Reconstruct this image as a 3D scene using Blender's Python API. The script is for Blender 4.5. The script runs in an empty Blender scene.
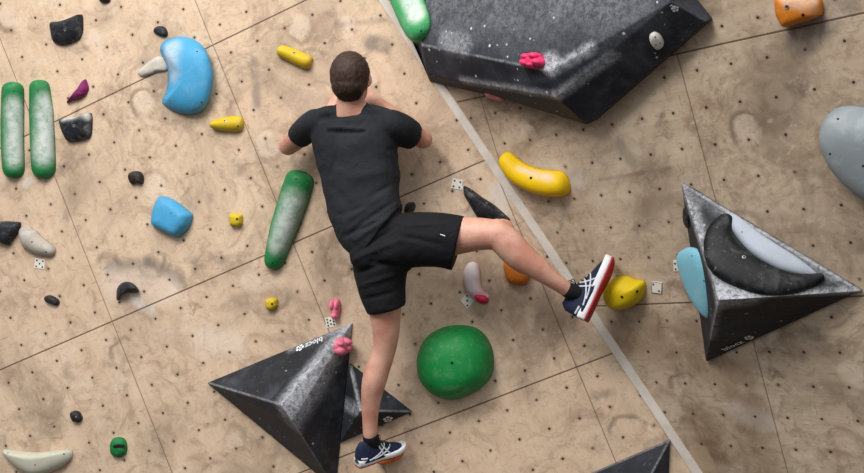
import bpy, bmesh, math, random
from mathutils import Vector, Matrix, noise
from mathutils.bvhtree import BVHTree
C = bpy.context.scene.collection
SC = bpy.context.scene
# ------------------------------------------------------------ camera, world, lights
F = 1124.0; CX, CY = 432.0, 236.5
CAM = Vector((0, 0, 1.7)); S = 0.96
cd = bpy.data.cameras.new('camera'); cd.sensor_width = 36; cd.lens = 36*F/864
cam = bpy.data.objects.new('camera', cd); C.objects.link(cam)
cam.location = CAM; cam.rotation_euler = (math.pi/2, 0, 0)
SC.camera = cam
w = bpy.data.worlds.new('gym_light'); SC.world = w; w.use_nodes = True
_t = w.node_tree; _b = _t.nodes['Background']   # bright hall above, dark mats below
_tc = _t.nodes.new('ShaderNodeTexCoord'); _sp = _t.nodes.new('ShaderNodeSeparateXYZ'); _cr = _t.nodes.new('ShaderNodeValToRGB')
_mr = _t.nodes.new('ShaderNodeMapRange'); _mr.inputs[1].default_value = -1; _mr.inputs[2].default_value = 1
_t.links.new(_tc.outputs['Generated'], _sp.inputs[0]); _t.links.new(_sp.outputs[2], _mr.inputs[0]); _t.links.new(_mr.outputs[0], _cr.inputs[0]); _t.links.new(_cr.outputs[0], _b.inputs[0])
_cr.color_ramp.elements[0].position = 0.42; _cr.color_ramp.elements[0].color = (0.07, 0.065, 0.06, 1)
_cr.color_ramp.elements[1].position = 0.74; _cr.color_ramp.elements[1].color = (0.95, 0.97, 1.0, 1)
_b.inputs[1].default_value = 0.92
def area(name, loc, target, size, power, col=(1, 1, 1)):
    l = bpy.data.lights.new(name, 'AREA'); l.shape = 'RECTANGLE'; l.size, l.size_y = size; l.energy = power; l.color = col
    o = bpy.data.objects.new(name, l); C.objects.link(o); o.location = loc
    o.rotation_euler = (Vector(target)-Vector(loc)).to_track_quat('-Z', 'Y').to_euler()
area('hall_lamp', (-2.6, 0.9, 5.6), (-0.2, 4.9, 1.6), (2.4, 1.8), 230, (1, 0.97, 0.93))
area('hall_lamp', (0.6, 2.0, 6.2), (0.4, 4.6, 1.6), (1.8, 1.4), 70, (1, 0.98, 0.95))
SC.view_settings.view_transform = 'Standard'; SC.view_settings.look = 'None'
SC.view_settings.exposure = 0.38; SC.view_settings.gamma = 1; SC.view_settings.use_curve_mapping = False

# ------------------------------------------------------------ the two wall planes
def rot(wx, wy, wz):
    v = Vector((wx, wy, wz)); return Matrix.Rotation(v.length, 3, v.normalized())
def c2w(v): return Vector((v[0], v[2], -v[1]))
class Frame:
    def __init__(s, o, x, y, z):
        s.o, s.x, s.y, s.z = o, x, y, z
        m = Matrix((x, y, z)).transposed().to_4x4(); m.translation = o; s.M = m; s.I = m.inverted()
    def loc(s, px, py, h=0.0):
        d = Vector(((px-CX)/F, 1, -(py-CY)/F))
        t = (s.o + s.z*h - CAM).dot(s.z)/d.dot(s.z)
        return s.I @ (CAM + d*t)
    def P(s, px, py, h=0.0): return s.M @ s.loc(px, py, h)
def wall_frame(rv, t):
    R = rot(*rv); t = Vector(t)*S
    u, v = c2w(R.col[0]), c2w(R.col[1])
    return Frame(CAM + c2w(t), u, -v, u.cross(-v))
LW = wall_frame((0.0014241752, 0.221822044, -0.39253055), (-1.922485, -0.514396, 5.46374))
RW = wall_frame((0.31435385, 0.76288629, -0.21132703), (0.72059878, -0.44737567, 4.5017045))
ld = LW.z.cross(RW.z).normalized()
if ld.z > 0: ld = -ld
_A = Matrix((LW.z, RW.z, ld))
L0 = _A.inverted() @ Vector((LW.z.dot(LW.o), RW.z.dot(RW.o), ld.dot(LW.o)))
def proj(p):
    q = p-CAM; return (CX+F*q.x/q.y, CY-F*q.z/q.y)

# ------------------------------------------------------------ node helpers
def rgb(r, g, b):
    f = lambda c: ((c/255+0.055)/1.055)**2.4 if c > 10 else c/255/12.92
    return (f(r), f(g), f(b), 1)
class NT:
    def __init__(s, name):
        s.m = bpy.data.materials.new(name); s.m.use_nodes = True; s.t = s.m.node_tree; s.n = s.t.nodes
        s.bsdf = s.n['Principled BSDF']; s.tc = s.n.new('ShaderNodeTexCoord'); s.co = s.tc.outputs['Object']
    def put(s, inp, v):
        if isinstance(v, bpy.types.NodeSocket): s.t.links.new(v, inp)
        elif v is not None: inp.default_value = v
    def m_(s, op, a, b=None, c=None, clamp=False):
        n = s.n.new('ShaderNodeMath'); n.operation = op; n.use_clamp = clamp
        for i, v in enumerate((a, b, c)): s.put(n.inputs[i], v)
        return n.outputs[0]
    def v_(s, op, a, b=None, out=0):
        n = s.n.new('ShaderNodeVectorMath'); n.operation = op; s.put(n.inputs[0], a)
        if b is not None:
            if op == 'SCALE': s.put(n.inputs[3], b)
            else: s.put(n.inputs[1], b)
        return n.outputs[out]
    def noise(s, scale, detail=4, rough=0.5, vec=None, dist=0.0):
        n = s.n.new('ShaderNodeTexNoise'); s.put(n.inputs['Vector'], vec or s.co)
        n.inputs['Scale'].default_value = scale; n.inputs['Detail'].default_value = detail
        n.inputs['Roughness'].default_value = rough; n.inputs['Distortion'].default_value = dist
        return n.outputs['Fac']
    def ramp(s, v, a, b, lo=0.0, hi=1.0, smooth=True):
        n = s.n.new('ShaderNodeMapRange'); n.interpolation_type = 'SMOOTHSTEP' if smooth else 'LINEAR'
        s.put(n.inputs[0], v); n.inputs[1].default_value = a; n.inputs[2].default_value = b
        n.inputs[3].default_value = lo; n.inputs[4].default_value = hi; return n.outputs[0]
    def mix(s, f, a, b, mode='MIX'):
        n = s.n.new('ShaderNodeMix'); n.data_type = 'RGBA'; n.blend_type = mode
        s.put(n.inputs[0], f); s.put(n.inputs[6], a); s.put(n.inputs[7], b); return n.outputs[2]
    def seg(s, a, b, r0, r1):
        """1 near the segment a-b, falling to 0 between the radii r0 and r1"""
        a, b = Vector(a), Vector(b); d = b-a; pa = s.v_('SUBTRACT', s.co, tuple(a))
        if d.length > 1e-5:
            t = s.m_('MULTIPLY', s.v_('DOT_PRODUCT', pa, tuple(d), out=1), 1/d.length_squared, clamp=True)
            n = s.n.new('ShaderNodeVectorMath'); n.operation = 'SCALE'; n.inputs[0].default_value = d; s.put(n.inputs[3], t)
            pa = s.v_('SUBTRACT', pa, n.outputs[0])
        return s.ramp(s.v_('LENGTH', pa, out=1), r1, r0)
    def bump(s, h, strength=0.3, dist=0.01):
        n = s.n.new('ShaderNodeBump'); n.inputs['Strength'].default_value = strength; n.inputs['Distance'].default_value = dist
        s.put(n.inputs['Height'], h); s.t.links.new(n.outputs[0], s.bsdf.inputs['Normal'])
    def done(s, col, rough=0.6, spec=0.4):
        s.put(s.bsdf.inputs['Base Color'], col); s.put(s.bsdf.inputs['Roughness'], rough)
        s.bsdf.inputs['Specular IOR Level'].default_value = spec; return s.m

def plywood(name, light, dark, seam_off, nut_off, grain, grime, stains_shade, seed):
    n = NT(name)
    p = n.v_('SCALE', n.co, 1/S)
    sx = n.n.new('ShaderNodeSeparateXYZ'); n.put(sx.inputs[0], p); x, y = sx.outputs[0], sx.outputs[1]
    wob = n.noise(1.3, 2)
    # panels, each with its own tint
    px = n.m_('ADD', x, -seam_off[0]); py = n.m_('ADD', y, -seam_off[1])
    cb = n.n.new('ShaderNodeCombineXYZ'); n.put(cb.inputs[0], n.m_('FLOOR', px)); n.put(cb.inputs[1], n.m_('FLOOR', py)); cb.inputs[2].default_value = seed
    wn = n.n.new('ShaderNodeTexWhiteNoise'); n.put(wn.inputs[0], cb.outputs[0]); tint = wn.outputs[0]
    # grain: noise stretched along the sheet
    mp = n.n.new('ShaderNodeMapping'); n.put(mp.inputs[0], n.co); mp.inputs['Scale'].default_value = grain
    off = n.v_('ADD', mp.outputs[0], n.v_('SCALE', wn.outputs[1], 30.0))
    g1 = n.noise(1.0, 6, 0.6, off, 1.2); g2 = n.noise(4.0, 3, 0.6, off, 0.4)
    big = n.noise(2.2, 5, 0.62, None, 0.6); mid = n.noise(7.0, 5, 0.65, None, 0.8); fine = n.noise(38.0, 4, 0.7)
    col = n.mix(n.ramp(g1, 0.3, 0.75, 0, 0.6), light, dark)
    col = n.mix(n.ramp(g2, 0.55, 0.8, 0, 0.22), col, rgb(150, 118, 92))
    blot = n.noise(4.3, 6, 0.7, None, 1.4)
    col = n.mix(n.ramp(blot, 0.5, 0.68, 0, grime*0.8), col, rgb(150, 124, 104)); col = n.mix(n.ramp(blot, 0.46, 0.3, 0, grime*0.6), col, rgb(226, 208, 188))
    col = n.mix(n.ramp(tint, 0, 1, 0.0, 0.22, False), col, dark)
    col = n.mix(n.ramp(big, 0.45, 0.75, 0, grime), col, rgb(126, 108, 92))
    col = n.mix(n.ramp(mid, 0.58, 0.78, 0, grime*0.9), col, rgb(104, 90, 80))
    col = n.mix(n.ramp(mid, 0.42, 0.24, 0, 0.45), col, rgb(232, 214, 196))
    ed = n.m_('ABSOLUTE', n.m_('SUBTRACT', n.noise(5.2, 3, 0.55, None, 1.0), 0.5))      # thin wandering scuff lines
    col = n.mix(n.m_('MULTIPLY', n.ramp(ed, 0.014, 0.002), n.ramp(n.noise(3.3, 3), 0.48, 0.62, 0, 0.12+0.2*grime)), col, rgb(116, 96, 82))
    col = n.mix(n.m_('MULTIPLY', n.ramp(ed, 0.09, 0.0), n.ramp(n.noise(2.9, 3), 0.5, 0.64, 0, 0.5*grime)), col, rgb(132, 110, 92))
    # round rubbed marks left by old grips
    vo = n.n.new('ShaderNodeTexVoronoi'); n.put(vo.inputs['Vector'], n.v_('ADD', n.co, n.v_('SCALE', n.v_('SUBTRACT', mp.outputs[0], mp.outputs[0]), 1.0)))
    vo.inputs['Scale'].default_value = 4.2
    vd = n.m_('ADD', vo.outputs['Distance'], n.m_('MULTIPLY', n.m_('SUBTRACT', mid, 0.5), 0.35))
    ring = n.m_('MULTIPLY', n.ramp(vd, 0.24, 0.30), n.ramp(vd, 0.40, 0.31))
    ring = n.m_('MULTIPLY', ring, n.ramp(n.noise(3.1, 2), 0.5, 0.66))
    col = n.mix(n.m_('MULTIPLY', ring, 0.6*grime+0.2), col, rgb(112, 96, 84))
    disc = n.m_('MULTIPLY', n.ramp(vd, 0.27, 0.20), n.ramp(n.noise(2.6, 2), 0.52, 0.6))
    col = n.mix(n.m_('MULTIPLY', disc, 0.4), col, rgb(226, 208, 188))
    m1 = n.noise(13, 6, 0.75, None, 0.8); m2 = n.noise(27, 5, 0.8, None, 0.5)      # fine mottling of rubber and chalk
    col = n.mix(n.ramp(m1, 0.52, 0.66, 0, 0.45*grime), col, rgb(134, 110, 92)); col = n.mix(n.ramp(m1, 0.45, 0.32, 0, 0.5*grime), col, rgb(224, 206, 184))
    col = n.mix(n.ramp(m2, 0.56, 0.68, 0, 0.5*grime), col, rgb(108, 90, 76))
    # scratches
    mp2 = n.n.new('ShaderNodeMapping'); n.put(mp2.inputs[0], n.co); mp2.inputs['Scale'].default_value = (9, 70, 9); mp2.inputs['Rotation'].default_value = (0, 0, 0.5)
    mp3 = n.n.new('ShaderNodeMapping'); n.put(mp3.inputs[0], n.co); mp3.inputs['Scale'].default_value = (55, 7, 9); mp3.inputs['Rotation'].default_value = (0, 0, 0.35)
    scr = n.m_('MAXIMUM', n.ramp(n.noise(1.0, 3, 0.6, mp2.outputs[0], 0.3), 0.65, 0.72), n.ramp(n.noise(1.0, 4, 0.7, mp3.outputs[0], 0.6), 0.66, 0.72))
    col = n.mix(n.m_('MULTIPLY', scr, 0.4), col, rgb(92, 76, 64))
    smu = n.m_('MULTIPLY', n.ramp(n.noise(17, 5, 0.75, None, 1.0), 0.58, 0.7), n.ramp(n.noise(2.7, 3), 0.45, 0.6))
    col = n.mix(n.m_('MULTIPLY', smu, 0.35+0.3*grime), col, rgb(112, 94, 82))
    sp = n.ramp(fine, 0.62, 0.74, 0, 0.55)
    col = n.mix(sp, col, rgb(88, 74, 64))
    for a, b, r0, r1, c, k in stains_shade:
        msk = n.m_('MULTIPLY', n.seg(a, b, r0, r1), n.ramp(mid, 0.3, 0.6, 0.35, 1))
        col = n.mix(n.m_('MULTIPLY', msk, k), col, c)
    # sheet joints
    def line(v, wid, k=None):
        f = n.m_('FRACT', n.m_('ADD', v, 0.5)); return n.ramp(n.m_('ABSOLUTE', n.m_('SUBTRACT', f, 0.5)), wid*1.25, wid*0.6)
    seam = n.m_('MAXIMUM', line(py, 0.0036), n.m_('MULTIPLY', line(px, 0.0028), 0.7))
    col = n.mix(n.m_('MULTIPLY', seam, 0.8), col, rgb(70, 48, 34))
    # threaded insert holes, seven by seven to a sheet
    nx = n.m_('SUBTRACT', n.m_('FRACT', n.m_('MULTIPLY', n.m_('ADD', x, -nut_off[0]), 7)), 0.5)
    ny = n.m_('SUBTRACT', n.m_('FRACT', n.m_('MULTIPLY', n.m_('ADD', y, -nut_off[1]), 7)), 0.5)
    nx = n.m_('ADD', nx, n.m_('MULTIPLY', n.m_('SUBTRACT', wob, 0.5), 0.25)); ny = n.m_('ADD', ny, n.m_('MULTIPLY', n.m_('SUBTRACT', big, 0.5), 0.2))
    dd = n.m_('SQRT', n.m_('ADD', n.m_('MULTIPLY', nx, nx), n.m_('MULTIPLY', ny, ny)))
    dd2 = n.m_('ADD', dd, n.m_('MULTIPLY', n.m_('SUBTRACT', mid, 0.5), 0.12))
    col = n.mix(n.ramp(dd2, 0.11, 0.05, 0, 0.35), col, rgb(120, 98, 82))
    hole = n.m_('MULTIPLY', n.ramp(dd, 0.047, 0.033), n.ramp(n.noise(9, 1), 0.25, 0.4, 0.5, 1))
    col = n.mix(n.m_('MULTIPLY', hole, 0.92), col, rgb(38, 30, 26))
    h = n.m_('SUBTRACT', n.m_('MULTIPLY', fine, 0.15), n.m_('ADD', hole, seam))
    n.bump(h, 0.35, 0.006)
    return n.done(col, 0.62, 0.3)

_mats = {}
def plain(name, col, rough=0.5, spec=0.5, metal=0.0, bump=0.0, bscale=60, var=0.15):
    if name in _mats: return _mats[name]
    n = NT(name); f = n.noise(bscale*0.3, 4)
    c = n.mix(n.ramp(f, 0.3, 0.7, 0, var), col, tuple(x*0.45 for x in col[:3])+(1,))
    n.bsdf.inputs['Metallic'].default_value = metal
    if bump: n.bump(n.noise(bscale, 4), bump, 0.004)
    _mats[name] = n.done(c, rough, spec); return _mats[name]
def grip_mat(name, col, chalk=0.2, spots=(), rough=0.55, chalk_col=rgb(222, 222, 222), speck=0.5, dark=0.25):
    """moulded resin, with chalk dusted on it in patches of their own shape"""
    n = NT(name)
    f = n.noise(9, 5, 0.6); fi = n.noise(60, 4, 0.65)
    c = n.mix(n.ramp(f, 0.4, 0.75, 0, dark), col, tuple(x*0.5 for x in col[:3])+(1,))
    c = n.mix(n.ramp(n.noise(14, 6, 0.7, None, 0.5), 0.48, 0.75, 0, chalk), c, chalk_col)
    c = n.mix(n.ramp(fi, 0.62, 0.72, 0, speck*0.5), c, chalk_col)
    for a, b, r0, r1, k in spots:
        msk = n.m_('MULTIPLY', n.seg(a, b, r0, r1), n.ramp(n.noise(26, 5, 0.7), 0.28, 0.6, 0.45, 1))
        c = n.mix(n.m_('MULTIPLY', msk, k), c, chalk_col)
    n.bump(fi, 0.3, 0.003)
    return n.done(c, rough, 0.28)
STEEL = plain('zinc_bolt_steel', rgb(150, 150, 148), 0.4, 0.5, 0.8)
HOLE = plain('dark_socket', rgb(28, 24, 22), 0.8, 0.2)
WHITE_INK = plain('white_print', rgb(225, 228, 230), 0.6, 0.3)

# ------------------------------------------------------------ object helpers
WM = {}; BV = {}
def tag(o, label=None, cat=None, group=None, kind=None):
    for k, v in (('label', label), ('category', cat), ('group', group), ('kind', kind)):
        if v: o[k] = v
    return o
def link(name, me, M, parent=None):
    o = bpy.data.objects.new(name, me); C.objects.link(o); WM[o.name] = M
    if parent is not None:
        o.parent = parent; o.matrix_local = WM[parent.name].inverted() @ M
    else: o.matrix_local = M
    return o
def mesh(name, verts, faces, mats, smooth=True, midx=None):
    me = bpy.data.meshes.new(name); me.from_pydata([tuple(v) for v in verts], [], faces)
    for m in (mats if isinstance(mats, (list, tuple)) else [mats]): me.materials.append(m)
    bm = bmesh.new(); bm.from_mesh(me); bmesh.ops.recalc_face_normals(bm, faces=bm.faces); bm.to_mesh(me); bm.free()
    for i, p in enumerate(me.polygons):
        p.use_smooth = smooth
        if midx: p.material_index = midx[i]
    return me
def bvh(o):
    if o.name not in BV:
        M = WM[o.name]; BV[o.name] = BVHTree.FromPolygons([M @ v.co for v in o.data.vertices], [tuple(p.vertices) for p in o.data.polygons])
    return BV[o.name]
def hit(o, px, py):
    d = Vector(((px-CX)/F, 1, -(py-CY)/F)).normalized()
    p, nrm, i, _ = bvh(o).ray_cast(CAM, d)
    if p is None:
        p, nrm, i, _ = bvh(o).find_nearest(CAM + d*(WM[o.name].translation-CAM).length)
    if nrm.dot(d) > 0: nrm = -nrm
    return p, nrm
def surf_frame(o, px, py, up=(0, 0, 1)):
    p, z = hit(o, px, py); x = Vector(up).cross(z)
    if x.length < 0.05: x = Vector((1, 0, 0))
    x.normalize(); return Frame(p, x, z.cross(x), z)
def smooth_closed(pts, n=48):
    m = len(pts); out = []
    for i in range(n):
        t = i*m/n; k = int(t); u = t-k
        a, b, c, d = (Vector(pts[(k+j) % m]) for j in (-1, 0, 1, 2))
        out.append(0.5*((2*b)+(c-a)*u+(2*a-5*b+4*c-d)*u*u+(3*b-a-3*c+d)*u**3))
    return out
def shift(fr, c): return fr.M @ Matrix.Translation((c.x, c.y, 0))

def dome(name, fr, outline, H, mat, p=0.6, q=1.0, peak=None, rings=9, n=48, sharp=False, parent=None, rough=0.0, base=0.0, flat=None):
    """A grip with this outline on its wall, rising to H.  p small = steep sides and a flat top.
       flat = (a, b): extra height slope along local x and y."""
    pts = [fr.loc(x, y, base) for x, y in outline]
    pts = [Vector((v.x, v.y, 0)) for v in pts]
    if sharp:
        o2 = []; m = len(pts)
        for i in range(m):
            for k in range(max(1, n//m)):
                o2.append(pts[i].lerp(pts[(i+1) % m], k/max(1, n//m)))
        # round the corners a touch
        for _ in range(sharp if sharp > 1 else 1): o2 = [(o2[i-1]+o2[i]*2+o2[(i+1) % len(o2)])/4 for i in range(len(o2))]
        pts = o2
    else: pts = smooth_closed(pts, n)
    c = sum(pts, Vector())/len(pts); n = len(pts)
    pk = c if peak is None else Vector(fr.loc(peak[0], peak[1], H)[:2]+(0,))
    ext = max((q_-c).length for q_ in pts)
    V = []; Fc = []
    sd = random.random()*50
    for k in range(rings+1):
        a = k/rings*math.pi/2*0.985; s = math.cos(a)**p; z = H*math.sin(a)**q
        cc = c.lerp(pk, z/H)
        for v in pts:
            w_ = cc + (v-c)*s
            zz = z*(1+(flat[0]*(w_-c).x/ext+flat[1]*(w_-c).y/ext if flat else 0)) + base
            if rough and k: zz += rough*H*noise.noise((w_+Vector((sd, 0, 0)))*28)*math.sin(a)
            V.append(Vector((w_.x-c.x, w_.y-c.y, zz)))
    for k in range(rings):
        for i in range(n):
            j = (i+1) % n; Fc.append((k*n+i, k*n+j, (k+1)*n+j, (k+1)*n+i))
    Fc.append(tuple(range(n))[::-1]); Fc.append(tuple(range(rings*n, rings*n+n)))
    M = shift(fr, c)
    return link(name, mesh(name, V, Fc, mat), M, parent)
def sausage(name, fr, spine, wid, H, mat, parent=None, q=1.0, n=28, seg=14, endp=0.5, base=0.0, hs=None):
    """A long rounded grip: spine in picture points, half widths (picture points) and height"""
    sp = [fr.loc(x, y) for x, y in spine]
    mpp = (fr.loc(spine[0][0]+1, spine[0][1])-fr.loc(*spine[0])).length
    def cat(P, t):
        m = len(P)-1; k = min(int(t*m), m-1); u = t*m-k
        a = P[max(k-1, 0)]; b = P[k]; c = P[k+1]; d = P[min(k+2, m)]
        return 0.5*((2*b)+(c-a)*u+(2*a-5*b+4*c-d)*u*u+(3*b-a-3*c+d)*u**3)
    def lin(P, t):
        m = len(P)-1; k = min(int(t*m), m-1); return P[k]+(P[k+1]-P[k])*(t*m-k)
    c = cat(sp, 0.5); V = []; Fc = []
    for i in range(n+1):
        t = 0.5-0.5*math.cos(math.pi*i/n)
        p0 = cat(sp, t); tg = (cat(sp, min(1, t+.02))-cat(sp, max(0, t-.02))).normalized()
        sd = Vector((-tg.y, tg.x, 0))
        L = sum((sp[j+1]-sp[j]).length for j in range(len(sp)-1))
        wv = lin(wid, t)*mpp; e = min(1, min(t, 1-t)*L/max(wv*1.1, 1e-4)); e = max(0.02, (1-(1-e)**2))**endp
        hh = H*(lin(hs, t) if hs else 1)*e**0.8
        for k in range(seg+1):
            a = math.pi*k/seg
            V.append(p0 + sd*(wv*e*math.cos(a)) + Vector((0, 0, base+hh*math.sin(a)**q)) - c)
    w_ = seg+1
    for i in range(n):
        for k in range(seg): Fc.append((i*w_+k, i*w_+k+1, (i+1)*w_+k+1, (i+1)*w_+k))
        Fc.append((i*w_, (i+1)*w_, (i+1)*w_+seg, i*w_+seg))
    Fc.append(tuple(range(w_))); Fc.append(tuple(range(n*w_, n*w_+w_)))
    return link(name, mesh(name, V, Fc, mat), fr.M @ Matrix.Translation(c), parent)
def disc_verts(r0, z0, r1, z1, n, V, Fc, idx, mi, c=(0, 0)):
    b = len(V)
    for r, z in ((r0, z0), (r1, z1)):
        for i in range(n):
            a = 2*math.pi*i/n; V.append(Vector((c[0]+r*math.cos(a), c[1]+r*math.sin(a), z)))
    for i in range(n):
        j = (i+1) % n; Fc.append((b+i, b+j, b+n+j, b+n+i)); idx.append(mi)
    return b
def bolt(host, px, py, r=0.007, steel=True):
    """a countersunk bolt head sitting in its washer ring"""
    fr = surf_frame(host, px, py); V = []; Fc = []; ix = []
    n = 14; prof = [(r, -0.002), (r, 0.0012), (r*0.62, 0.0016), (r*0.5, 0.0002)]
    for a, b in zip(prof, prof[1:]): last = disc_verts(a[0], a[1], b[0], b[1], n, V, Fc, ix, 0)
    Fc.append(tuple(range(last+n, last+2*n))); ix.append(1)
    return link('bolt', mesh('bolt', V, Fc, [STEEL if steel else HOLE, HOLE], True, ix), fr.M, host)
def screws(host, pts, r=0.0042):
    for x, y in pts:
        fr = surf_frame(host, x, y); V = []; Fc = []; ix = []
        disc_verts(r, -0.001, r*0.8, 0.0006, 10, V, Fc, ix, 0); Fc.append(tuple(range(10, 20))); ix.append(0)
        link('screw', mesh('screw', V, Fc, HOLE, True, ix), fr.M, host)
def spot(o_fr, c, px, py, px2=None, py2=None, r0=0.01, r1=0.05, k=0.9, h=0.03):
    """chalk patch given where it lies on a grip centred at picture point c"""
    cl = o_fr.loc(*c); cl.z = 0
    a = o_fr.loc(px, py, h)-cl; b = (o_fr.loc(px2, py2, h)-cl) if px2 is not None else a
    return (a, b, r0, r1, k)

# ------------------------------------------------------------ walls and strip
def line_at(py):
    lo, hi = -6.0, 6.0
    for _ in range(60):
        m = (lo+hi)/2
        if proj(L0+ld*m)[1] < py: lo = m
        else: hi = m
    return L0+ld*lo
top, bot = line_at(-190), line_at(700)
def wall(name, fr, pts, mat):
    loc = [fr.I @ p for p in pts]; n = len(loc)
    V = [Vector((v.x, v.y, 0)) for v in loc]+[Vector((v.x, v.y, -0.03)) for v in loc]
    Fc = [tuple(range(n)), tuple(range(2*n-1, n-1, -1))]+[(i, n+i, n+(i+1) % n, (i+1) % n) for i in range(n)]
    o = link(name, mesh(name, V, Fc, mat, False), fr.M); o['kind'] = 'structure'; return o
def st(fr, x, y, x2=None, y2=None, r0=0.01, r1=0.05, c=rgb(110, 98, 88), k=0.7):
    a = fr.loc(x, y); b = fr.loc(x2, y2) if x2 is not None else a
    return (a, b, r0, r1, c, k)
GREY = rgb(112, 104, 98); PALE = rgb(232, 216, 200); CHALK = rgb(214, 208, 200)
LS = [st(LW, 371, 43, 385, 46, .018, .05, rgb(120, 108, 98), .8), st(LW, 110, 268, 148, 262, .006, .05, GREY, .6), st(LW, 148, 262, 180, 280, .006, .05, GREY, .6),
      st(LW, 118, 283, 165, 290, .03, .11, PALE, .5), st(LW, 254, 62, 257, 104, .004, .035, GREY, .6), 
      st(LW, 135, 300, 150, 310, .01, .04, CHALK, .6), st(LW, 147, 64, 152, 72, .02, .06, rgb(160, 146, 130), .8), st(LW, 480, 262, 505, 250, .04, .12, rgb(140, 118, 98), .4),  # last: soft shade under the raised thigh, painted into the wood
      st(LW, 30, 180, 26, 184, .01, .03, CHALK, .8), st(LW, 335, 25, 385, 20, .002, .02, GREY, .4), st(LW, 205, 340, 235, 345, .02, .1, PALE, .4), st(LW, 500, 190, 497, 212, .02, .07, CHALK, .7),
      st(LW, 595, 395, 612, 392, .003, .03, GREY, .55), st(LW, 300, 95, 325, 118, .01, .08, rgb(200, 178, 156), .5)]
RS = [st(RW, 620, 145, 632, 162, .008, .04, rgb(88, 76, 68), .75), st(RW, 800, 42, 845, 5, .03, .075, rgb(92, 86, 84), .65), st(RW, 700, 420, 716, 450, .03, .12, rgb(112, 84, 62), .8),  # second: diagonal grey shadow below the orange grip, painted on
      st(RW, 700, 452, 708, 470, .03, .05, rgb(176, 152, 124), .8), st(RW, 735, 410, 765, 422, .02, .07, CHALK, .6), st(RW, 540, 170, 575, 178, .02, .08, CHALK, .5),
      st(RW, 625, 330, 690, 350, .05, .2, rgb(112, 86, 62), .55), st(RW, 740, 385, 760, 470, .04, .16, rgb(122, 96, 72), .55), st(RW, 775, 95, 782, 100, .03, .05, rgb(190, 172, 150), .6), st(RW, 770, 60, 760, 110, .04, .14, rgb(116, 98, 82), .5),
      st(RW, 770, 235, 850, 260, .05, .15, rgb(120, 100, 82), .3), st(RW, 845, 130, 860, 210, .05, .15, rgb(120, 100, 82), .3), st(RW, 625, 150, 600, 190, .04, .15, rgb(196, 180, 160), .4), st(RW, 600, 180, 670, 168, .002, .012, rgb(80, 66, 56), .35)]
ply_l = plywood('birch_plywood', rgb(216, 191, 164), rgb(200, 170, 142), (0, 0), (0, 0), (16, 1.6, 4), 0.68, LS, 1.0)
# right wall: joints found from two crossing joints in the photograph
jr = RW.loc(677, 54); jr2 = RW.loc(660, 306)
ply_r = plywood('worn_plywood', rgb(204, 184, 160), rgb(172, 150, 126), (jr.x/S, jr.y/S), (0.5/7, 0.5/7), (1.6, 14, 4), 0.85, RS, 5.0)
wall('wall_left', LW, [top, bot, LW.P(-260, 760), LW.P(-260, -220)], ply_l)
wall('wall_right', RW, [top, RW.P(1080, -260), RW.P(1080, 760), bot], ply_r)
print('right joints', jr/S, jr2/S)
# corner strip
strip_m = plain('painted_strip', rgb(222, 212, 202), 0.55, 0.4, 0, 0.2, 40, 0.3)
bis = (LW.z+RW.z).normalized(); sx_ = ld.cross(bis).normalized()
def prism(name, p0, p1, prof, X, Z, mat):
    V = []; n = len(prof); T = (p1-p0).normalized(); mid = (p0+p1)/2
    for p in (p0, p1): V += [Vector(((p-mid).dot(T), a, b)) for a, b in prof]
    Fc = [(i, (i+1) % n, n+(i+1) % n, n+i) for i in range(n)]+[tuple(range(n)), tuple(range(n, 2*n))]
    fr = Frame(mid, T, X, Z)
    return link(name, mesh(name, V, Fc, mat, False), fr.M)
sxx = bis.cross(ld).normalized()
t_ = math.tan(math.radians(35.27/2))
o = prism('trim_1', top, bot, [(0, 0.001), (0.020, 0.020*t_+.001), (0.018, 0.020*t_+0.006), (-0.018, 0.020*t_+0.006), (-0.020, 0.020*t_+.001)], sxx, bis, strip_m)
o['kind'] = 'structure'

# ------------------------------------------------------------ volumes
def vol_mat(name, base, segs, org, dots=1.0, chalk=rgb(196, 198, 204), scale=11, patchy=0.25):
    n = NT(name)
    f = n.noise(7, 6, 0.65, None, 0.4); fi = n.noise(75, 4, 0.7)
    c = n.mix(n.ramp(f, 0.4, 0.8, 0, patchy), base, rgb(110, 114, 124))
    c = n.mix(n.ramp(fi, 0.62, 0.74, 0, 0.25), c, chalk)
    vo = n.n.new('ShaderNodeTexVoronoi'); n.put(vo.inputs['Vector'], n.co); vo.inputs['Scale'].default_value = scale
    dot = n.m_('MULTIPLY', n.ramp(vo.outputs['Distance'], 0.085, 0.05), dots)
    vo2 = n.n.new('ShaderNodeTexVoronoi'); n.put(vo2.inputs['Vector'], n.co); vo2.inputs['Scale'].default_value = scale*2.7
    clus = n.m_('MULTIPLY', n.ramp(vo2.outputs['Distance'], 0.16, 0.08), n.ramp(n.noise(6, 2), 0.56, 0.62))
    c = n.mix(n.m_('MULTIPLY', n.m_('MAXIMUM', dot, clus), 0.8*dots), c, rgb(205, 207, 210))
    nz = n.m_('MULTIPLY', n.ramp(n.noise(48, 8, 0.85, None, 0.6), 0.40, 0.58), n.ramp(n.noise(9, 4, 0.7), 0.3, 0.55, .35, 1))
    for a, b, r0, r1, k in segs:
        m = n.m_('MULTIPLY', n.seg(a-org, b-org, r0, r1), n.m_('ADD', n.m_('MULTIPLY', nz, 0.75), 0.2))
        c = n.mix(n.m_('MULTIPLY', m, k), c, chalk)
    n.bump(fi, 0.25, 0.003)
    return n.done(c, n.ramp(f, 0.3, 0.7, 0.45, 0.65), 0.18)
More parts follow.
